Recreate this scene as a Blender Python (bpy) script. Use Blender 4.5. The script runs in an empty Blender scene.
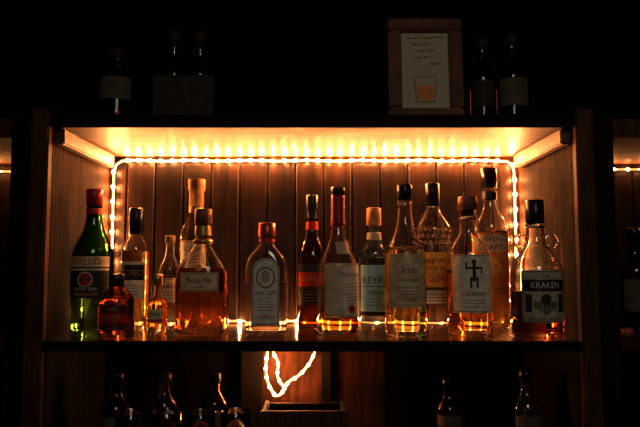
import bpy, bmesh, math, random
from mathutils import Vector, Matrix
random.seed(4)
scene = bpy.context.scene
COL = scene.collection

# ------------------------------------------------------------------ materials
def new_mat(name):
    m = bpy.data.materials.new(name); m.use_nodes = True
    nt = m.node_tree; b = nt.nodes['Principled BSDF']
    return m, nt, b

def plain(name, col, rough=0.5, metal=0.0, spec=0.5, coat=0.0, noise=0.0):
    m, nt, b = new_mat(name)
    b.inputs['Base Color'].default_value = (*col, 1)
    b.inputs['Roughness'].default_value = rough
    b.inputs['Metallic'].default_value = metal
    b.inputs['Specular IOR Level'].default_value = spec
    b.inputs['Coat Weight'].default_value = coat
    if noise > 0:
        tc = nt.nodes.new('ShaderNodeTexCoord'); n = nt.nodes.new('ShaderNodeTexNoise')
        n.inputs['Scale'].default_value = 60; n.inputs['Detail'].default_value = 6
        r = nt.nodes.new('ShaderNodeValToRGB')
        r.color_ramp.elements[0].color = (*[c*(1-noise) for c in col], 1)
        r.color_ramp.elements[1].color = (*[min(1, c*(1+noise)) for c in col], 1)
        r.color_ramp.elements[0].position = .3; r.color_ramp.elements[1].position = .7
        nt.links.new(tc.outputs['Object'], n.inputs['Vector'])
        nt.links.new(n.outputs['Fac'], r.inputs['Fac'])
        nt.links.new(r.outputs['Color'], b.inputs['Base Color'])
    return m

def wood(name, c1, c2, stretch, rough=0.5, bump=0.15, coat=0.0, blot=0.0, spec=.5):
    m, nt, b = new_mat(name)
    tc = nt.nodes.new('ShaderNodeTexCoord'); mp = nt.nodes.new('ShaderNodeMapping')
    mp.inputs['Scale'].default_value = stretch
    n = nt.nodes.new('ShaderNodeTexNoise'); n.inputs['Scale'].default_value = 1.0
    n.inputs['Detail'].default_value = 8; n.inputs['Roughness'].default_value = .65
    n.inputs['Distortion'].default_value = .6
    r = nt.nodes.new('ShaderNodeValToRGB')
    r.color_ramp.elements[0].color = (*c1, 1); r.color_ramp.elements[1].color = (*c2, 1)
    r.color_ramp.elements[0].position = .36; r.color_ramp.elements[1].position = .66
    bp = nt.nodes.new('ShaderNodeBump'); bp.inputs['Strength'].default_value = bump
    bp.inputs['Distance'].default_value = .002
    L = nt.links.new
    L(tc.outputs['Object'], mp.inputs['Vector']); L(mp.outputs['Vector'], n.inputs['Vector'])
    L(n.outputs['Fac'], r.inputs['Fac'])
    n2 = nt.nodes.new('ShaderNodeTexNoise'); n2.inputs['Scale'].default_value = 9; n2.inputs['Detail'].default_value = 5
    L(tc.outputs['Object'], n2.inputs['Vector'])
    r2 = nt.nodes.new('ShaderNodeValToRGB')
    k = 1-blot
    r2.color_ramp.elements[0].color = (k,k,k,1); r2.color_ramp.elements[1].color = (1,1,1,1)
    r2.color_ramp.elements[0].position = .35; r2.color_ramp.elements[1].position = .62
    L(n2.outputs['Fac'], r2.inputs['Fac'])
    mx = nt.nodes.new('ShaderNodeMix'); mx.data_type = 'RGBA'; mx.blend_type = 'MULTIPLY'
    mx.inputs[0].default_value = 1
    L(r.outputs['Color'], mx.inputs[6]); L(r2.outputs['Color'], mx.inputs[7])
    L(mx.outputs[2], b.inputs['Base Color'])
    L(n.outputs['Fac'], bp.inputs['Height']); L(bp.outputs['Normal'], b.inputs['Normal'])
    b.inputs['Roughness'].default_value = rough; b.inputs['Coat Weight'].default_value = coat
    b.inputs['Coat Roughness'].default_value = .15; b.inputs['Specular IOR Level'].default_value = spec
    return m

def glass(name, col, ior=1.5, rough=0.0):
    m, nt, b = new_mat(name)
    b.inputs['Base Color'].default_value = (*col, 1)
    b.inputs['Transmission Weight'].default_value = 1
    b.inputs['Roughness'].default_value = rough
    b.inputs['IOR'].default_value = ior
    return m

def emit(name, col, s):
    m = bpy.data.materials.new(name); m.use_nodes = True
    nt = m.node_tree; nt.nodes.clear()
    o = nt.nodes.new('ShaderNodeOutputMaterial'); e = nt.nodes.new('ShaderNodeEmission')
    e.inputs['Color'].default_value = (*col, 1); e.inputs['Strength'].default_value = s
    nt.links.new(e.outputs[0], o.inputs[0])
    return m

M = {}
M['top'] = wood('wood_shelf_planed', (.06,.020,.009), (.22,.085,.038), (5,90,90), .46, .7, 0, .5)
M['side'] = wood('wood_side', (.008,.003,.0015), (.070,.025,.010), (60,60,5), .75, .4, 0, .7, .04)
M['post'] = wood('wood_post', (.05,.019,.009), (.15,.056,.024), (60,60,5), .6, .3, 0, .4, .15)
M['plank'] = wood('wood_plank_dark', (.007,.003,.0015), (.044,.017,.007), (55,55,4), .45, .5, 0, .6, .3)
M['shelf'] = wood('wood_shelf_varnished', (.03,.012,.006), (.12,.05,.02), (6,70,70), .20, .15, .5, .3)
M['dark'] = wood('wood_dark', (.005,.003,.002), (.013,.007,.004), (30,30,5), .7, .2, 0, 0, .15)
M['wallp'] = plain('plaster_black', (.005,.005,.005), .8, noise=.3, spec=.1)
M['framewood'] = wood('wood_frame', (.10,.030,.013), (.24,.08,.033), (20,60,20), .5, .2, 0, 0, .2)
M['paper'] = plain('paper_cream', (.60,.52,.37), .8, noise=.08)
M['white'] = plain('label_white', (.86,.80,.66), .6, noise=.2)
M['cream'] = plain('label_cream', (.74,.60,.38), .65, noise=.25)
M['parch'] = plain('label_parchment', (.50,.43,.32), .65, noise=.3)
M['blue'] = plain('label_paleblue', (.36,.76,.96), .6, noise=.12)
M['yellow'] = plain('label_yellow', (.95,.52,.08), .6, noise=.15)
M['orange'] = plain('label_orange', (.85,.28,.04), .6, noise=.2)
M['red'] = plain('label_red', (.50,.02,.015), .5, noise=.2)
M['black'] = plain('label_black', (.012,.011,.012), .45)
M['darkred'] = plain('label_oxblood', (.12,.012,.01), .5, noise=.2)
M['ink'] = plain('ink_black', (.03,.02,.015), .7)
M['brownink'] = plain('ink_brown', (.20,.09,.035), .7)
M['gold'] = plain('label_gold', (.60,.37,.12), .35, .6)
M['grey'] = plain('label_silver', (.45,.42,.38), .4, noise=.15)
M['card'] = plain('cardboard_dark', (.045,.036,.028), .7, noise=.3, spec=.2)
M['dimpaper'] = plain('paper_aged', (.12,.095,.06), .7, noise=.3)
M['capblack'] = plain('cap_black', (.012,.012,.013), .3)
M['capred'] = plain('cap_red', (.42,.02,.015), .35)
M['capcopper'] = plain('cap_copper', (.50,.12,.06), .35, .6)
M['capgold'] = plain('cap_gold', (.62,.38,.14), .3, .8)
M['cork'] = plain('cork', (.50,.28,.13), .8, noise=.3)
M['capwood'] = wood('cap_wood', (.16,.05,.03), (.34,.12,.07), (200,200,60), .5, .1)
M['g_clear'] = glass('glass_clear', (.99,.99,.98))
M['g_green'] = glass('glass_green', (.11,.30,.08))
M['g_dark'] = glass('glass_brown', (.50,.22,.08))
M['g_aqua'] = glass('glass_aqua', (.72,.95,1.0))
M['l_clear'] = glass('liquid_clear', (.99,.99,.98), 1.42)
M['l_blue'] = glass('liquid_pale_blue', (.62,.90,1.0), 1.42)
M['l_yellow'] = glass('liquid_yellow', (1,.80,.30), 1.42)
M['l_amber'] = glass('liquid_amber', (1,.52,.10), 1.42)
M['l_red'] = glass('liquid_red_amber', (1,.36,.06), 1.42)
M['l_dark'] = glass('liquid_dark', (.35,.07,.02), 1.42)
M['l_green'] = glass('liquid_in_green_glass', (.08,.24,.05), 1.42)
M['l_brown'] = glass('liquid_in_brown_glass', (.45,.12,.03), 1.42)

# ------------------------------------------------------------------ helpers
def link(ob, parent=None):
    COL.objects.link(ob)
    if parent is not None: ob.parent = parent
    return ob

def empty(name, loc=(0,0,0), yaw=0):
    e = bpy.data.objects.new(name, None); e.empty_display_size = .03
    e.location = loc; e.rotation_euler = (0,0,yaw); COL.objects.link(e); return e

def mesh_ob(name, verts, faces, mat, parent=None, smooth=False, mat2=None, mids=None):
    me = bpy.data.meshes.new(name); me.from_pydata(verts, [], faces)
    me.materials.append(mat)
    if mat2:
        me.materials.append(mat2)
        for p, k in zip(me.polygons, mids): p.material_index = k
    bm = bmesh.new(); bm.from_mesh(me); bmesh.ops.recalc_face_normals(bm, faces=bm.faces)
    bm.to_mesh(me); bm.free()
    if smooth:
        for p in me.polygons: p.use_smooth = True
    return link(bpy.data.objects.new(name, me), parent)

def box(name, x0,x1,y0,y1,z0,z1, mat, bevel=0.002, parent=None):
    bm = bmesh.new()
    v = [bm.verts.new((x,y,z)) for x in (x0,x1) for y in (y0,y1) for z in (z0,z1)]
    for f in [(0,1,3,2),(4,6,7,5),(0,4,5,1),(2,3,7,6),(0,2,6,4),(1,5,7,3)]:
        bm.faces.new([v[i] for i in f])
    bmesh.ops.recalc_face_normals(bm, faces=bm.faces)
    if bevel > 0:
        bmesh.ops.bevel(bm, geom=bm.edges[:], offset=bevel, segments=2, affect='EDGES')
    me = bpy.data.meshes.new(name); bm.to_mesh(me); bm.free(); me.materials.append(mat)
    return link(bpy.data.objects.new(name, me), parent)

def chaikin(pts, it=2):
    for _ in range(it):
        out = [pts[0]]
        for a, b in zip(pts[:-1], pts[1:]):
            out.append(tuple(.75*p+.25*q for p, q in zip(a, b)))
            out.append(tuple(.25*p+.75*q for p, q in zip(a, b)))
        out.append(pts[-1]); pts = out
    return pts

def ring_pt(phi, rx, ry, n):
    s, c = math.sin(phi), math.cos(phi)
    e = 2.0/n
    return (rx*math.copysign(abs(s)**e, s), -ry*math.copysign(abs(c)**e, c))

def loft(name, prof, mat, parent, segs=56, flutes=None, mat2=None, band2=None):
    """prof list of (h, rx, ry, n); radius 0 ends collapse to a point.
    flutes = (h0, h1, depth, count, n_outer_rings); band2(i) -> True uses mat2"""
    verts, faces, rings, mids = [], [], [], []
    for ri, (h, rx, ry, n) in enumerate(prof):
        if rx < 1e-5:
            rings.append([len(verts)]); verts.append((0,0,h)); continue
        idx = []
        for i in range(segs):
            ph = 2*math.pi*i/segs; k = 1
            if flutes and flutes[0] < h < flutes[1] and ri <= flutes[4]:
                env = math.sin(math.pi*(h-flutes[0])/(flutes[1]-flutes[0]))**.5
                k = 1-flutes[2]*env*(1-abs(math.sin(ph*flutes[3]/2)))
            x, y = ring_pt(ph, rx*k, ry*k, n)
            idx.append(len(verts)); verts.append((x, y, h))
        rings.append(idx)
    for bi, (a, b) in enumerate(zip(rings[:-1], rings[1:])):
        if len(a) == 1 and len(b) == 1: continue
        for i in range(segs):
            j = (i+1) % segs
            if len(a) == 1: faces.append((a[0], b[i], b[j]))
            elif len(b) == 1: faces.append((a[i], b[0], a[j]))
            else: faces.append((a[i], b[i], b[j], a[j]))
            mids.append(1 if (band2 and band2(bi)) else 0)
    return mesh_ob(name, verts, faces, mat, parent, True, mat2, mids)

class Bottle:
    def __init__(s, name, x, y, u, prof, glassm, liquid=None, fill=0, flat=1.0, n=2.0,
                 yaw=0, wall=1.1, z=1.2, basecurve=2.0, flutes=None):
        s.u = u; s.root = empty(name, (x, y, z+.0004), yaw)
        pts = [(0, prof[0][1]-basecurve)] + [(basecurve*.8, prof[0][1])] + list(prof[1:])
        pts = chaikin(pts, 2)
        dense = []
        for a, c in zip(pts[:-1], pts[1:]):
            m_ = max(1, int((c[0]-a[0])/2.5))
            dense += [(a[0]+(c[0]-a[0])*i/m_, a[1]+(c[1]-a[1])*i/m_) for i in range(m_)]
        pts = dense+[pts[-1]]
        rb = max(p[1] for p in pts)
        s.out = []
        rneck = min(p[1] for p in pts)
        for h, r in pts:
            k = max(0, min(1, (r-rneck)/(rb-rneck+1e-6)))
            k = k*k*(3-2*k)
            s.out.append((h*u, r*u, r*u*(1+(flat-1)*k), 2+(n-2)*k))
        w = wall*u; fh = fill*u; bh = 4.5*u
        # one solid of glass; below the fill line it is bottle-full-of-liquid, above it is hollow
        o2 = []; 
        for a, c in zip(s.out[:-1], s.out[1:]):
            o2.append(a)
            for q in sorted((bh, fh)):
                if a[0] < q < c[0]:
                    t = (q-a[0])/(c[0]-a[0]); o2.append(tuple(a[i]+(c[i]-a[i])*t for i in range(4)))
        o2.append(s.out[-1])
        inner = [(h, rx-w, ry-w, nn) for h, rx, ry, nn in o2 if h >= max(fh-1e-7, 5*u)]
        prf = [(0.6*u,0,0,2)] + o2 + list(reversed(inner)) + [(inner[0][0]-(0 if liquid else .0),0,0,2)]
        no = len(o2)
        def band2(i):
            if i == 0: return False
            if i < no: return prf[i][0] >= bh-1e-7 and prf[i+1][0] <= fh+1e-7 and fh > bh
            return i == len(prf)-2
        fl = (flutes[0]*u, flutes[1]*u, flutes[2], flutes[3], no) if flutes else None
        loft('glass_and_liquid', prf, glassm, s.root, 128 if flutes else 56, fl, liquid or glassm, band2)
    def at(s, h, prof=None):
        P = prof or s.out
        for a, b in zip(P[:-1], P[1:]):
            if a[0] <= h <= b[0] and b[0] > a[0]:
                t = (h-a[0])/(b[0]-a[0])
                return tuple(a[i]+(b[i]-a[i])*t for i in (1,2,3))
        return P[-1][1:] if h > P[-1][0] else P[0][1:]
    def surf(s, a, h, off):
        """a: arc length from front (metres), h metres"""
        rx, ry, n = s.at(h)
        key = (round(rx,5), round(ry,5), round(n,3))
        if not hasattr(s, 'cache'): s.cache = {}
        if key not in s.cache:
            tab = [(0.0,0.0)]; px, py = ring_pt(1e-6, rx, ry, n)
            acc = 0
            for i in range(1, 200):
                ph = math.pi*i/200
                x, y = ring_pt(ph, rx, ry, n)
                acc += math.hypot(x-px, y-py); px, py = x, y
                tab.append((acc, ph))
            s.cache[key] = tab
        tab = s.cache[key]; t = abs(a); ph = tab[-1][1]
        for p, q in zip(tab[:-1], tab[1:]):
            if p[0] <= t <= q[0]:
                ph = p[1]+(q[1]-p[1])*(t-p[0])/(q[0]-p[0]+1e-12); break
        x, y = ring_pt(math.copysign(ph, a) if a != 0 else 0, rx+off, ry+off, n)
        return (x, y, h)
    def patch(s, name, a0, a1, h0, h1, mat, off=.25, arch=0.0, na=28, nh=10):
        u = s.u; verts, faces = [], []
        for j in range(nh+1):
            for i in range(na+1):
                t = i/na; a = a0+(a1-a0)*t
                top = h1
                if arch > 0:
                    top = h1-arch*(1-math.sqrt(max(0, 1-(2*t-1)**2)))
                h = h0+(top-h0)*j/nh
                verts.append(s.surf(a*u, h*u, off*u))
        for j in range(nh):
            for i in range(na):
                k = j*(na+1)+i
                faces.append((k, k+1, k+na+2, k+na+1))
        me = bpy.data.meshes.new(name); me.from_pydata(verts, [], faces); me.materials.append(mat)
        for p in me.polygons: p.use_smooth = True
        return link(bpy.data.objects.new(name, me), s.root)
    def disc(s, name, a, h, r, mat, off=.5, ry=None, seg=24, hole=0):
        u = s.u; ry = ry or r; verts = []; faces = []
        if hole <= 0:
            verts.append(s.surf(a*u, h*u, off*u))
        for i in range(seg):
            t = 2*math.pi*i/seg
            verts.append(s.surf((a+r*math.cos(t))*u, (h+ry*math.sin(t))*u, off*u))
        if hole <= 0:
            for i in range(seg): faces.append((0, 1+i, 1+(i+1) % seg))
        else:
            for i in range(seg):
                t = 2*math.pi*i/seg
                verts.append(s.surf((a+hole*r*math.cos(t))*u, (h+hole*ry*math.sin(t))*u, off*u))
            for i in range(seg):
                j = (i+1) % seg; faces.append((i, j, seg+j, seg+i))
        me = bpy.data.meshes.new(name); me.from_pydata(verts, [], faces); me.materials.append(mat)
        return link(bpy.data.objects.new(name, me), s.root)
    def text(s, txt, a, h, size, mat, off=.5, xs=1.0):
        vs, fs = text_mesh(txt, size, xs)
        vv = [s.surf((a+x)*s.u, (h+y)*s.u, off*s.u) for x, y in vs]
        me = bpy.data.meshes.new('lettering'); me.from_pydata(vv, [], fs); me.materials.append(mat)
        return link(bpy.data.objects.new('lettering', me), s.root)
    def lines(s, a0, a1, h0, n, step, mat, th=.5):
        for i in range(n):
            k = random.uniform(.55, 1)
            m = (a0+a1)/2; w = (a1-a0)/2*k
            s.patch('fine_print', m-w, m+w, h0-i*step, h0-i*step+th, mat, .5, na=8, nh=1)
    def frame(s, a0, a1, h0, h1, mat, th=.6, off=.45):
        s.patch('label_border', a0,a1,h0,h0+th,mat,off,nh=1); s.patch('label_border', a0,a1,h1-th,h1,mat,off,nh=1)
        s.patch('label_border', a0,a0+th,h0,h1,mat,off,na=2); s.patch('label_border', a1-th,a1,h0,h1,mat,off,na=2)
    def cap(s, name, prof, mat, n=2):
        u = s.u
        p = [(prof[0][0]*u,0,0,2)] + [(h*u, r*u, r*u, 2) for h, r in prof] + [(prof[-1][0]*u,0,0,2)]
        q = list(p)
        top = q[-2]
        q[-2:-1] = [(top[0]-.6*u, top[1], top[2], 2), (top[0], top[1]-.7*u, top[2]-.7*u, 2)]
        ob = loft(name, q, mat, s.root, segs=40)
        return ob
    def sleeve(s, name, h0, h1, mat, off=.3):
        u = s.u; hs = [h0+(h1-h0)*i/10 for i in range(11)]
        p = []
        for h in hs:
            rx, ry, n = s.at(h*u); p.append((h*u, rx+off*u, ry+off*u, n))
        p = p + [(hs[-1]*u, p[-1][1]-off*u, p[-1][2]-off*u, p[-1][3])]
        p = [(h0*u, p[0][1]-off*u, p[0][2]-off*u, p[0][3])] + p
        return loft(name, p, mat, s.root, segs=40)

def text_mesh(txt, size, xs=1.0):
    cu = bpy.data.curves.new('tmp_txt', 'FONT'); cu.body = txt; cu.size = 1.0
    cu.align_x = 'CENTER'; cu.align_y = 'CENTER'; cu.resolution_u = 3
    ob = bpy.data.objects.new('tmp_txt', cu); COL.objects.link(ob)
    dg = bpy.context.evaluated_depsgraph_get(); dg.update()
    me = ob.evaluated_get(dg).to_mesh()
    vs = [(v.co.x*size*xs*1.3, v.co.y*size*1.3) for v in me.vertices]
    fs = [tuple(p.vertices) for p in me.polygons]
    ob.evaluated_get(dg).to_mesh_clear()
    bpy.data.objects.remove(ob); bpy.data.curves.remove(cu)
    return vs, fs

# ------------------------------------------------------------------ room shell
YW = .36
ZS = 1.2; ZT = 1.6437; ZTT = 1.668
box('floor', -2.2,2.2,-3.2,.6,-.1,0, M['dark'], 0)
box('ceiling', -2.2,2.2,-3.2,.6,2.7,2.8, M['wallp'], 0)
box('wall_back', -2.2,2.2,YW+.02,.6,0,2.7, M['wallp'], 0)
box('wall_left', -2.3,-2.2,-3.2,.6,0,2.7, M['wallp'], 0)
box('wall_right', 2.2,2.3,-3.2,.6,0,2.7, M['wallp'], 0)
box('wall_front', -2.2,2.2,-3.3,-3.2,0,2.7, M['wallp'], 0)

# ------------------------------------------------------------------ cabinet
cab = empty('bar_shelf_cabinet')
XL, XR = -.565, .533
def planks(name, x0, x1, z0, z1, w=.0755, seed=1):
    rnd = random.Random(seed); bm = bmesh.new(); x = x0
    while x < x1-.005:
        xe = min(x+w, x1)
        d = rnd.uniform(0, .0015)
        b = .0035
        y0 = YW+d
        pts = [(x+.0006, YW+.018), (x+.0006, y0+b), (x+.0006+b, y0), (xe-.0006-b, y0), (xe-.0006, y0+b), (xe-.0006, YW+.018)]
        lo = [bm.verts.new((px, py, z0)) for px, py in pts]
        hi = [bm.verts.new((px, py, z1)) for px, py in pts]
        for i in range(6):
            j = (i+1) % 6; bm.faces.new((lo[i], lo[j], hi[j], hi[i]))
        bm.faces.new(hi); bm.faces.new(list(reversed(lo)))
        x = xe
    bmesh.ops.recalc_face_normals(bm, faces=bm.faces)
    me = bpy.data.meshes.new(name); bm.to_mesh(me); bm.free(); me.materials.append(M['plank'])
    return link(bpy.data.objects.new(name, me), cab)
planks('back_planks', -1.5, 1.5, .55, 1.66)
box('top_board', XL-.001,XR+.001,-.012,YW,ZT,ZTT-.0005, M['top'], .002, cab)
box('top_board_edge', XL,XR,-.016,-.012,ZT-.002,ZTT+.001, M['dark'], .001, cab)
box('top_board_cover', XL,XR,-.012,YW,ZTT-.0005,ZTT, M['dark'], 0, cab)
box('bottle_shelf', XL-.001,XR+.001,-.014,YW,ZS-.02,ZS, M['shelf'], .002, cab)
box('bottle_shelf_edge', XL,XR,-.018,-.014,ZS-.021,ZS-.0005, M['dark'], .001, cab)
# side panels, front posts and outer stiles
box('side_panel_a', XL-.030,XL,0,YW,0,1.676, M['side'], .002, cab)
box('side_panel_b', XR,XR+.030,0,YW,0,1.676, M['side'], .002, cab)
box('post_a', XL-.036,XL+.001,-.024,0,0,1.680, M['post'], .003, cab)
box('post_b', XR-.001,XR+.036,-.024,0,0,1.680, M['post'], .003, cab)
box('stile_a', XL-.082,XL-.036,-.012,YW,0,1.67, M['dark'], .002, cab)
box('stile_b', XR+.036,XR+.082,-.012,YW,0,1.67, M['dark'], .002, cab)
# battens carrying the top
box('batten_a', XL,XL+.022,.004,YW-.03,ZT-.034,ZT, M['top'], .003, cab)
box('batten_b', XR-.022,XR,.004,YW-.03,ZT-.034,ZT, M['top'], .003, cab)
# neighbouring bays
for sx, xa, xb in ((-1,-1.5,XL-.082),(1,XR+.082,1.5)):
    box('bay_top', xa,xb,0,YW,ZT-.02,ZTT-.004, M['post'], .002, cab)
    box('bay_shelf', xa,xb,0,YW,ZS-.02,ZS, M['shelf'], .002, cab)
# lower compartment
ZL = .93
box('lower_counter', XL,XR,-.014,YW,ZL-.03,ZL, M['shelf'], .002, cab)
box('lower_shade_sheet_a', XL,XL+.004,-.005,YW,ZL,ZS-.022, M['dark'], .001, cab)  # dark sheets added over both side panels, in place of shade below the shelf
box('lower_shade_sheet_b', XR-.004,XR,-.005,YW,ZL,ZS-.022, M['dark'], .001, cab)
box('lower_post_a', -.205,-.150,YW-.03,YW,ZL,ZS-.02, M['dark'], .002, cab)
box('lower_post_b', .165,.23,YW-.03,YW,ZL,ZS-.02, M['dark'], .002, cab)
box('lower_post_mid', .004,.03,YW-.03,YW,ZL,ZS-.02, M['dark'], .002, cab)
box('lower_panel', -.150,.165,YW-.012,YW,ZL,ZS-.02, M['post'], .002, cab)
box('lower_back_a', XL,-.205,YW-.012,YW,ZL,ZS-.02, M['dark'], .002, cab)
box('lower_back_b', .23,XR,YW-.012,YW,ZL,ZS-.02, M['dark'], .002, cab)

# ------------------------------------------------------------------ LED rope lights
LC = (1.0,.41,.135)
BULB = emit('led_bulb', LC, 1500)
BULBS = emit('led_bulb_side', LC, 1050)
BULBB = emit('led_bulb_low', LC, 1150)
BULBD = emit('led_bulb_dim', LC, 300)
BULBT = emit('led_bulb_tail', LC, 450)
m, nt, b = new_mat('led_tube'); M['tube'] = m
b.inputs['Base Color'].default_value = (.9,.8,.6,1); b.inputs['Roughness'].default_value = .3
b.inputs['Emission Color'].default_value = (1,.40,.14,1); b.inputs['Emission Strength'].default_value = 2.6
m, nt, b = new_mat('led_tube_dim'); M['tubed'] = m
b.inputs['Base Color'].default_value = (.5,.4,.3,1); b.inputs['Roughness'].default_value = .3
b.inputs['Emission Color'].default_value = (*LC,1); b.inputs['Emission Strength'].default_value = .8
def rope(name, pts, bulbmat, spacing=.036, r=.0036, off=(0,-.004,0), parent=None, tube='tube'):
    root = parent or empty(name)
    cu = bpy.data.curves.new('tube', 'CURVE'); cu.dimensions = '3D'
    sp = cu.splines.new('POLY'); sp.points.add(len(pts)-1)
    for p, q in zip(sp.points, pts): p.co = (*q, 1)
    cu.bevel_depth = .0030; cu.bevel_resolution = 2; cu.materials.append(M[tube])
    link(bpy.data.objects.new('tube', cu), root)
    bm = bmesh.new(); acc = 0; nxt = spacing*.5
    for a, b_ in zip(pts[:-1], pts[1:]):
        a = Vector(a); c = Vector(b_); L = (c-a).length
        while nxt <= acc+L:
            p = a+(c-a)*((nxt-acc)/L)+Vector(off)
            bmesh.ops.create_icosphere(bm, subdivisions=2, radius=r, matrix=Matrix.Translation(p))
            nxt += spacing
        acc += L
    me = bpy.data.meshes.new('bulbs'); bm.to_mesh(me); bm.free(); me.materials.append(bulbmat)
    for p in me.polygons: p.use_smooth = True
    link(bpy.data.objects.new('bulbs', me), root)
    return root
yr = YW-.010
zt = ZT-.013
main = [(XL+.035, yr, zt)]
for i in range(1, 26):
    x = XL+.035+(XR-XL-.07)*i/25
    main.append((x, yr, zt+.0015*math.sin(i*1.7)))
R = rope('led_rope_light', main, BULB, .030, r=.0040)
rope('x', [(XL+.014, yr, ZS+.02), (XL+.014, yr, zt-.03), (XL+.020, yr, zt-.010), (XL+.035, yr, zt)], BULBS, .040, r=.0044, parent=R)
rope('x', [(XR-.035, yr, zt), (XR-.020, yr, zt-.010), (XR-.014, yr, zt-.03), (XR-.014, yr, ZS+.02)], BULBS, .040, r=.0044, parent=R)
bot = [(XL+.03, yr, ZS+.006), (XR-.03, yr, ZS+.006)]
rope('x', bot, BULBB, .05, parent=R, tube='tubed')
# hanging tail of the rope under the shelf
zc = 1.3606
tail = [(-.134,.30,zc-.185),(-.133,.31,zc-.226),(-.139,.31,zc-.262),(-.134,.30,zc-.300),(-.118,.30,zc-.333),(-.103,.30,zc-.338),
        (-.092,.30,zc-.322),(-.080,.30,zc-.300),(-.055,.30,zc-.288),(-.030,.30,zc-.262),(-.012,.30,zc-.228),(-.006,.31,zc-.185)]
tail2 = [(-.120,.32,zc-.185),(-.122,.32,zc-.230),(-.104,.32,zc-.260),(-.112,.315,zc-.290),(-.088,.31,zc-.322)]
T = rope('led_rope_light', chaikin(tail, 3), BULBT, .024)
rope('x', chaikin(tail2, 3), BULBT, .022, parent=T)
rope('led_rope_light', [(-1.45,yr,zc+.245),(XL-.09,yr,zc+.240)], BULBD, .036, tube='tubed')
rope('led_rope_light', [(XR+.09,yr,zc+.246),(1.45,yr,zc+.248)], BULBD, .036, tube='tubed')

# ------------------------------------------------------------------ bottles
# green vermouth
b = Bottle('green_vermouth_bottle', -.513,.11,.002267,
    [(0,20.2),(40,20.2),(76,20.2),(84,19),(94,14),(104,9.5),(114,7.6),(133,7.2),(133.5,7.2)], M['g_green'], M['l_green'], 60)
b.cap('screw_cap', [(127,7.9),(143.5,7.9)], M['capred']); b.sleeve('neck_band', 118,124, M['red'])
b.patch('label', -24,24, 36,76, M['black'])
b.patch('label_header', -24,24, 66,76, M['cream'], .4); b.text('GALLO', 0,71,7, M['red'], .6)
b.patch('label_stripe', -24,24, 62.5,64.5, M['cream'], .4)
b.disc('crest', 0,54,6, M['red'], .4); b.disc('crest_ring', 0,54,7.5, M['cream'], .5, hole=.82)
b.text('EXTRA DRY', 0,44.5,3.4, M['white'], .5); b.text('VERMOUTH', 0,39.5,3.6, M['yellow'], .5)
# squat dark liqueur
b = Bottle('squat_liqueur_bottle', -.4375,.052,.00217,
    [(0,17.6),(20,17.6),(34,17.2),(42,14.5),(47,9),(50,6.6),(56,6.2),(56.5,6.2)], M['g_dark'], M['l_brown'], 38)
b.cap('screw_cap', [(50,7.2),(62,7.0)], M['capblack'])
b.patch('label', -16,16, 8,33, M['darkred']); b.patch('label_band', -16,16, 15,24, M['red'], .4)
b.text('SWEET', 0,19.5,5, M['gold'], .5); b.lines(-9,9,12,2,2.4, M['gold']); b.text('1880',0,28,4,M['gold'],.5)
# tall bottle, black cap
b = Bottle('tequila_bottle', -.449,.22,.002444,
    [(0,13.6),(40,13.6),(74,13.6),(82,12.6),(89,8),(93,6.4),(104,6.2),(104.5,6.2)], M['g_clear'], M['l_yellow'], 76, yaw=.15)
b.cap('tall_cap', [(93,7.2),(119.5,7.0)], M['capblack'])
b.patch('label', -12,12, 30,66, M['white']); b.patch('label_block', -10,10, 48,63, M['black'], .4)
b.text('ORO', 0,55,6.5, M['gold'], .5); b.lines(-8,8,43,4,3, M['brownink']); b.frame(-11,11,31,65,M['gold'])
# miniature
b = Bottle('miniature_liquor_bottle', -.3676,.12,.002283,
    [(0,10),(14,10),(26,10),(32,8.5),(37,5),(40,4.2),(48,4),(48.3,4)], M['g_clear'], M['l_amber'], 34, basecurve=1.5, wall=.8)
b.cap('screw_cap', [(47,4.9),(58,4.9)], M['capgold'])
b.patch('label', -7,7, 11,24, M['cream']); b.text('RYE',0,19,4,M['ink'],.5); b.patch('label_band',-7,7,11.5,14.5,M['red'],.4)
# slim clear bottle
b = Bottle('slim_liqueur_bottle', -.366,.22,.002444,
    [(0,10.8),(30,10.8),(56,10.8),(63,9),(70,5.2),(75,4.4),(84,4.3),(84.3,4.3)], M['g_clear'], M['l_clear'], 40, wall=.9)
b.cap('cork', [(76,3.4),(84.5,3.4),(84.6,5),(92,5)], M['cork'])
b.patch('label', -9.5,9.5, 26,50, M['cream']); b.text('N&S',0,42,5,M['darkred'],.5); b.lines(-7,7,36,3,3,M['brownink']); b.frame(-8.8,8.8,27,49,M['brownink'],.4)
# tall corked whiskey
b = Bottle('corked_whiskey_bottle', -.315,.28,.00254,
    [(0,16.6),(50,16.6),(90,16.8),(97,15.5),(105,10),(111,7.2),(122,6.6),(136,6.6),(136.3,6.6)], M['g_clear'], M['l_clear'], 50)
b.cap('stopper', [(118,7.4),(134,7.4),(135,8.6),(146,8.6)], M['cork'])
b.patch('label', -14,14, 52,84, M['white']); b.text('CASK',0,76,5,M['ink'],.5); b.lines(-10,10,69,4,3.4,M['brownink']); b.frame(-13,13,53,83,M['gold'])
b.sleeve('neck_label', 112,118, M['gold'])
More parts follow.
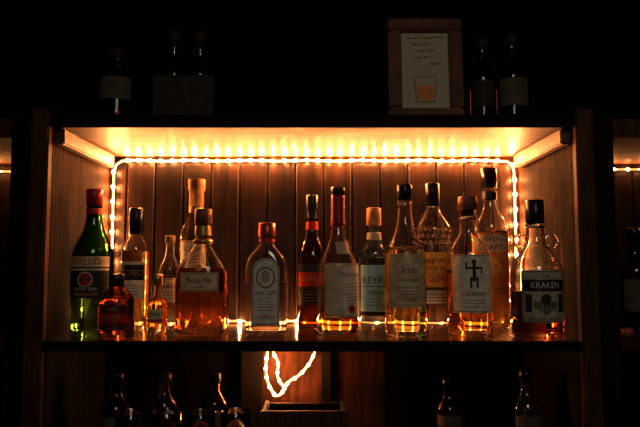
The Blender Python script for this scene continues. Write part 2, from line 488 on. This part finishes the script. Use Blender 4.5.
# decanter whiskey
b = Bottle('whiskey_decanter_bottle', -.267,.12,.002283,
    [(0,25),(5,26.4),(40,26.6),(58,26),(68,23),(78,15),(86,9.5),(92,8.2),(108,7.6),(108.4,7.6)], M['g_clear'], M['l_red'], 64, flat=.8, n=2.4, wall=1.8, flutes=(5,40,.06,14))
b.cap('stopper', [(100,6),(108.5,6),(108.7,9),(123,8.6)], M['capwood']); 
b.cap('neck_ring_lower', [(88,8.4),(89,9.8),(92,9.8),(93,8.4)], M['capgold'])
b.sleeve('neck_strip', 96,106, M['gold'])
b.patch('label', -19,19, 42,60, M['cream']); b.frame(-18.2,18.2,43,59,M['brownink'])
b.text('Reserve', 0,52.5,6.5, M['darkred'], .5, .9); b.lines(-13,13,46,1,3,M['ink']); b.disc('medal',0,64.5,3.2,M['gold'],.5)
# arched label gin
b = Bottle('gin_bottle', -.121,.12,.002283,
    [(0,20),(4,21),(40,21.4),(62,21.4),(72,20),(80,14.5),(86,9),(90,7.4),(98,7),(98.4,7)], M['g_clear'], M['l_clear'], 50, flat=.62, n=3.2, wall=1.5)
b.cap('screw_cap', [(95,8.4),(96,8.8),(109,8.5)], M['capcopper']); b.sleeve('neck_band', 90,93.5, M['red'])
b.patch('label', -13.5,13.5, 9,74, M['grey'], arch=11)
b.patch('label_inner', -11.5,11.5, 11,71.5, M['white'], .4, arch=10)
b.disc('crest_ring', 0,55,9, M['brownink'], .6, 10.5, hole=.86); b.disc('portrait', 0,56,4.2, M['grey'], .6, 6)
b.text('DRY GIN', 0,40,4.2, M['ink'], .6); b.lines(-8,8,35,5,3,M['brownink']); b.text('LONDON', 0,17,3.6, M['red'], .6)
# dark back bottle
b = Bottle('bourbon_bottle', -.020,.26,.002508,
    [(0,15),(40,15),(64,15),(74,14.5),(84,10),(92,6.8),(98,5.8),(120,5.6),(120.3,5.6)], M['g_dark'], M['l_brown'], 70)
b.cap('screw_cap', [(108,6.5),(131,6.3)], M['capblack'])
b.patch('label', -16,16, 22,62, M['black']); b.patch('label_band', -16,16, 40,54, M['red'], .4)
b.text('BOURBON',0,47,4.6,M['gold'],.5); b.lines(-10,10,35,4,3,M['gold']); b.sleeve('neck_band',96,104,M['red'])
# red foil neck, long shoulder
b = Bottle('foil_neck_whiskey_bottle', .041,.12,.002283,
    [(0,20.8),(4,21.2),(40,21.2),(62,21.2),(71,19.5),(84,13),(97,8.4),(108,6.9),(139,6.4),(139.3,6.4)], M['g_clear'], M['l_amber'], 16, yaw=.35)
b.sleeve('red_foil', 106,137, M['capred'], .4); b.cap('cap', [(137,7.2),(145,7.2)], M['capblack'])
b.patch('label', -22,20, 18,69, M['cream']); b.patch('label_panel', -3,18, 20,66, M['white'], .4); b.frame(-21,19,19,68,M['gold'])
b.text('OLD No 5', 6,58,4, M['darkred'], .6); b.lines(-2,16,49,7,3.2,M['brownink']); b.disc('seal',6,63-38,4,M['red'],.6)
b.patch('neck_label', -7,7, 78,90, M['cream'])
# pale blue vodka
b = Bottle('vodka_bottle', .1354,.26,.002508,
    [(0,15.2),(40,15.2),(70,15.2),(76,14),(81,9.5),(85,7),(100,6.6),(100.3,6.6)], M['g_aqua'], M['l_blue'], 68)
b.cap('stopper', [(94,5),(100.4,5),(100.6,7.6),(118,7.2)], M['cork']); b.sleeve('neck_band',86,93,M['grey'])
b.patch('label', -17,17, 12,61, M['blue']); b.text('REYKA', 0,46,7, M['ink'], .6); b.patch('rule',-14,14,40,40.7,M['ink'],.5)
b.text('VODKA',0,34,4,M['ink'],.6); b.lines(-10,10,28,3,3,M['ink']); b.patch('label_foot',-17,17,12,16,M['ink'],.4)
# tall clear w cream label
b = Bottle('tall_whiskey_bottle', .190,.09,.002235,
    [(0,20.4),(4,20.8),(40,20.8),(72,20.8),(82,19.6),(95,14),(106,9.5),(116,7.6),(140,6.8),(140.3,6.8)], M['g_clear'], M['l_yellow'], 84, yaw=-.1)
b.cap('screw_cap', [(134,7.6),(149,7.4)], M['capblack']); b.cap('collar', [(128,7.1),(129,8),(131.5,8),(132.5,7.1)], M['g_clear'])
b.patch('label', -20,22, 28,80, M['cream']); b.text('Irish', 3,64,7.5, M['brownink'], .6,.9); b.frame(-18,20,30,78,M['gold'])
b.text('WHISKEY', 3,54,3.6, M['ink'], .6); b.lines(-11,17,47,4,3.2,M['brownink']); b.patch('leaf',-4,10,35,36,M['red'],.5)
# bumpy shouldered gin
b = Bottle('ribbed_gin_bottle', .2816,.25,.002492,
    [(0,17),(40,17),(72,17),(80,18),(92,19.4),(100,18.6),(108,13),(114,8),(120,6.8),(134,6.5),(134.3,6.5)], M['g_clear'], M['l_clear'], 70)
b.cap('screw_cap', [(120,7.4),(143,7.2)], M['capblack'])
b.patch('label', -19,19, 40,74, M['yellow']); b.text("Seagram's", -1,66,5.5, M['ink'], .6,.85); b.text('EXTRA DRY',0,58,3.4,M['ink'],.6)
b.text('GIN',0,48,8,M['red'],.6); b.patch('lower_label', -19,19, 24,37, M['white']); b.lines(-12,12,33,3,3,M['ink'])
for k in range(3):      # pebbled shoulder ribs
    for i in range(22):
        t = 2*math.pi*(i+.5*k)/22; h = 84+k*6.5
        rx, ry, n = b.at(h*b.u)
        bm = bmesh.new(); bmesh.ops.create_uvsphere(bm, u_segments=8, v_segments=6, radius=.0045)
        bm.transform(Matrix.Translation((math.sin(t)*(rx-.002), -math.cos(t)*(rx-.002), h*b.u)))
        me = bpy.data.meshes.new('pebble'); bm.to_mesh(me); bm.free(); me.materials.append(M['g_clear'])
        for p in me.polygons: p.use_smooth = True
        link(bpy.data.objects.new('pebble', me), b.root)
# stout rum with figure label
b = Bottle('stout_rum_bottle', .3355,.11,.002267,
    [(0,21.4),(4,22.2),(40,22.2),(72,22.2),(82,21),(90,15.5),(97,10),(103,8.6),(122,8.2),(122.3,8.2)], M['g_clear'], M['l_amber'], 60)
b.cap('stopper', [(116,6.5),(122.4,6.5),(122.6,9.6),(136,9.2)], M['capwood']); b.cap('neck_ring', [(112,8.2),(113,9.4),(115.5,9.4),(116.5,8.2)], M['g_clear'])
b.patch('label', -22,22, 22,78, M['white']); b.disc('figure_head',0,71,2.2,M['ink'],.6); b.frame(-21,21,23,77,M['brownink'])
b.patch('figure_body',-1.6,1.6,52,69,M['ink'],.6,na=4,nh=3); b.patch('figure_leg',-4,-2,46,55,M['ink'],.6,na=4,nh=3); b.patch('figure_leg',2,4,46,55,M['ink'],.6,na=4,nh=3)
b.patch('figure_hip',-4,4,54,56,M['ink'],.6,na=4,nh=3); b.patch('figure_arms',-8,8,64,66,M['ink'],.6); b.patch('figure_hand',-8,-6.5,66,71,M['ink'],.6,na=3,nh=2); b.patch('figure_hand',6.5,8,59,64,M['ink'],.6,na=3,nh=2)
b.text('TALISMAN',0,40,4,M['darkred'],.6); b.lines(-12,12,34,3,3.2,M['brownink'])
# tallest, orange label
b = Bottle('tall_rum_bottle', .4264,.26,.002508,
    [(0,17.8),(50,17.8),(96,17.8),(103,16.5),(110,11.5),(116,8.2),(124,7.2),(146,7),(146.3,7)], M['g_clear'], M['l_yellow'], 94, yaw=-.2)
b.cap('screw_cap', [(138,7.9),(158,7.7)], M['capblack']); b.sleeve('neck_band',126,134,M['black'])
b.patch('label', -20,20, 32,92, M['orange']); b.patch('label_head', -20,20, 74,90, M['cream'],.4)
b.text('SEVEN',0,86,5,M['ink'],.6); b.text('STARS',0,78,6,M['ink'],.6); b.disc('sun',0,60,8,M['yellow'],.5); b.lines(-12,12,48,4,3.4,M['ink'])
# spiced rum with handles
b = Bottle('handled_spiced_rum_bottle', .468,.052,.00217,
    [(0,24),(4,25.3),(40,25.3),(62,25.3),(72,23.5),(82,16.5),(90,11),(98,9),(113,8.4),(113.4,8.4)], M['g_clear'], M['l_dark'], 44, wall=1.4)
b.cap('cap', [(112,8.2),(113.6,9.4),(136,8.8)], M['capblack']); b.cap('collar', [(108,8.7),(109,10),(111,10),(112,8.7)], M['g_clear'])
b.patch('label', -23,23, 16,66, M['parch']); b.frame(-22,22,17,65,M['ink'],.7)
b.patch('banner', -21,21, 46,57, M['black'], .45)
b.text('KRAKEN', 0,51.5,6.6, M['white'], .7,.85); b.text('THE',0,60.5,3,M['ink'],.6); b.disc('squid_head',0,38,5,M['ink'],.6,5.5)
for i in range(11):
    a = -10+i*2; b.patch('tentacle', a-.6,a+.6,23+abs(i-5)*1.6,36,M['ink'],.6,na=2,nh=3)
for sx in (-1,1):
    b.patch('ornament', sx*16-3,sx*16+3,26,43,M['ink'],.6)
b.text('BLACK SPICED RUM',0,20,2.6,M['ink'],.6)
for sx in (-1,1):
    verts, faces = [], []; Rr, rr = 6.3*b.u, 1.7*b.u
    for i in range(32):
        A = 2*math.pi*i/32
        for j in range(10):
            B_ = 2*math.pi*j/10
            verts.append((sx*15*b.u+(Rr+rr*math.cos(B_))*math.cos(A), rr*math.sin(B_), 95*b.u+(Rr+rr*math.cos(B_))*math.sin(A)))
    for i in range(32):
        for j in range(10):
            faces.append((i*10+j, ((i+1)%32)*10+j, ((i+1)%32)*10+(j+1)%10, i*10+(j+1)%10))
    mesh_ob('handle', verts, faces, M['g_clear'], b.root, True)

# ------------------------------------------------------------------ things on the top board
def simple_bottle(name, x, y, u, z, H, r, gm, lm, capm, labm, lab=(.2,.5), neck=5.5):
    bt = Bottle(name, x, y, u, [(0,r),(H*.3,r),(H*.56,r),(H*.64,r*.85),(H*.72,neck*1.2),(H*.78,neck),(H*.93,neck*.95),(H*.932,neck*.95)], gm, lm, H*.5, z=z)
    bt.cap('cap', [(H*.88,neck+1),(H,neck+.8)], capm)
    bt.patch('label', -r*1.15, r*1.15, H*lab[0], H*lab[1], labm)
    bt.lines(-r*.6, r*.6, H*lab[1]-5, 4, 4, M['ink'])
    return bt
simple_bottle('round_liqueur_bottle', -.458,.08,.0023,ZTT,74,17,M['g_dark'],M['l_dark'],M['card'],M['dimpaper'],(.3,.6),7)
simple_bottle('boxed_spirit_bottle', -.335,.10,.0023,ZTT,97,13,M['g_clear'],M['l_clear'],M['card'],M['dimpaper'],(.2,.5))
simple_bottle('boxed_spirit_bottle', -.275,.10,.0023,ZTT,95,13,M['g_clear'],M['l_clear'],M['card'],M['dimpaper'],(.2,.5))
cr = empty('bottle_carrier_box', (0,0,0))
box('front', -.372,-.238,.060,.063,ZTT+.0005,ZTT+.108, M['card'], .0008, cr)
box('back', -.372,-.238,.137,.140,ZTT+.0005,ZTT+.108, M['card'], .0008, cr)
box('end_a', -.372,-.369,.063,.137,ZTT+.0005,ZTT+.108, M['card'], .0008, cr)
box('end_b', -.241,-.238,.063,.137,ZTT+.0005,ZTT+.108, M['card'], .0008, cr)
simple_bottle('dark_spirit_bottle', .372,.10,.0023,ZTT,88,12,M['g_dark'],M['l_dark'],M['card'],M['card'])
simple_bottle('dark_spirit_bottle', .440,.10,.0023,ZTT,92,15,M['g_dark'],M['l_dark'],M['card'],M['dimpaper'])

# framed note
fr = empty('framed_note', (.236,.06,ZTT+.0015)); fr.rotation_euler = (math.radians(-4),0,0)
W, H, bw = .083, .240, .030
def fbox(n, x0,x1,z0,z1,y0=-.012,y1=.012,mat=M['framewood'],bv=.004): return box(n,x0,x1,y0,y1,z0,z1,mat,bv,fr)
fbox('rail_bottom', -W,W,0,bw); fbox('rail_top', -W,W,H-bw,H)
fbox('stile_a', -W,-W+bw,bw,H-bw); fbox('stile_b', W-bw,W,bw,H-bw)
fbox('backing', -W+.004,W-.004,.004,H-.004,.004,.010,M['dark'],0)
fbox('note_paper', -W+bw-.001,W-bw+.001,bw-.001,H-bw+.001,.000,.0035,M['paper'],0)
def flat_text(t, x, z, size, mat):
    vs, fs = text_mesh(t, size, .85)
    me = bpy.data.meshes.new('writing'); me.from_pydata([(x+a+.18*b_, -.0006, z+b_+.03*a) for a, b_ in vs], [], fs); me.materials.append(mat)
    link(bpy.data.objects.new('writing', me), fr)
for i, t in enumerate(["You can't buy everything", "but you can", "drink it all &", "sleep on it", "cheers"]):
    flat_text(t, [0,-.008,.004,-.004,.02][i], .198-i*.0155, .0076, M['ink'])
def poly(n, pts, mat, y=-.0006):
    me = bpy.data.meshes.new(n); me.from_pydata([(x,y,z) for x,z in pts], [], [tuple(range(len(pts)))]); me.materials.append(mat)
    link(bpy.data.objects.new(n, me), fr)
poly('drawn_glass', [(-.020,.046),(.020,.046),(.026,.106),(-.026,.106)], M['ink'])
poly('drawn_glass_inner', [(-.0185,.0475),(.0185,.0475),(.0247,.1045),(-.0247,.1045)], M['paper'], -.0009)
poly('drawn_whiskey', [(-.017,.052),(.017,.052),(.0205,.084),(-.0205,.084)], M['orange'], -.0012)

# ------------------------------------------------------------------ neighbouring bay bottles
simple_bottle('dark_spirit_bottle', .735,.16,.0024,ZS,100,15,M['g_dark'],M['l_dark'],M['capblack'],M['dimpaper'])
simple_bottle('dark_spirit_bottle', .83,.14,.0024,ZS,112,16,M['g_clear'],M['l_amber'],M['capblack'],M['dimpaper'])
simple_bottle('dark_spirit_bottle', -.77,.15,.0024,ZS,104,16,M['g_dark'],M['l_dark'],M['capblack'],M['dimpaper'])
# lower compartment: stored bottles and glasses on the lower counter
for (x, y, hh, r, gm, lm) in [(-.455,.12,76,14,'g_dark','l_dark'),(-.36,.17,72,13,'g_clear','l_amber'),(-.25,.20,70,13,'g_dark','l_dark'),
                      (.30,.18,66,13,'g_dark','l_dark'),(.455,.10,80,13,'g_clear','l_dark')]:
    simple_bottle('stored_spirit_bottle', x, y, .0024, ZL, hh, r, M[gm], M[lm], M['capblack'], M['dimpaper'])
def tumbler(x, y, r=.032, h=.118):
    root = empty('drinking_glass', (x, y, ZL+.0004))
    p = [(.001,0,0,2),(0,r*.72,r*.72,2),(.003,r*.8,r*.8,2),(h*.5,r*.92,r*.92,2),(h-.001,r,r,2),(h,r-.001,r-.001,2),(h-.001,r-.0025,r-.0025,2),
         (h*.5,r*.92-.0025,r*.92-.0025,2),(.012,r*.8-.003,r*.8-.003,2),(.010,0,0,2)]
    loft('tumbler', p, M['g_clear'], root, 40)
for x, y in [(-.395,.03),(-.322,.035),(-.250,.03),(-.178,.04)]:
    tumbler(x, y)
tr = empty('wooden_crate', (0,0,0))
box('base', -.135,.06,.12,.29,ZL+.0005,ZL+.01, M['post'], .002, tr)
box('front', -.135,.06,.12,.13,ZL+.01,1.028, M['post'], .002, tr)
box('back', -.135,.06,.27,.28,ZL+.01,1.012, M['dark'], .002, tr)
box('end_a', -.135,-.125,.13,.27,ZL+.01,1.020, M['dark'], .002, tr)
box('end_b', .05,.06,.13,.27,ZL+.01,1.020, M['dark'], .002, tr)

# ------------------------------------------------------------------ light from the room
def area(name, loc, rot, size, power, col):
    l = bpy.data.lights.new(name, 'AREA'); l.size = size; l.energy = power; l.color = col
    o = bpy.data.objects.new(name, l); o.location = loc; o.rotation_euler = rot; COL.objects.link(o); return o
area('front_fill', (.3,-2.2,2.4), (math.radians(50),0,0), .7, 7.5, (1,.86,.70))  # soft fill added behind the camera for labels and wood, no visible fixture

w = bpy.data.worlds.new('World'); scene.world = w; w.use_nodes = True
w.node_tree.nodes['Background'].inputs[0].default_value = (.02,.015,.012,1)
w.node_tree.nodes['Background'].inputs[1].default_value = .05

# ------------------------------------------------------------------ camera
cam = bpy.data.cameras.new('camera'); cam.sensor_width = 36; cam.lens = 35
co = bpy.data.objects.new('camera', cam); COL.objects.link(co)
co.location = (0,-1.3,1.3606); co.rotation_euler = (math.radians(90+4.46),0,0)
scene.camera = co
scene.view_settings.view_transform = 'Standard'
scene.view_settings.look = 'None'
scene.view_settings.exposure = 0.0
scene.view_settings.gamma = 0.84
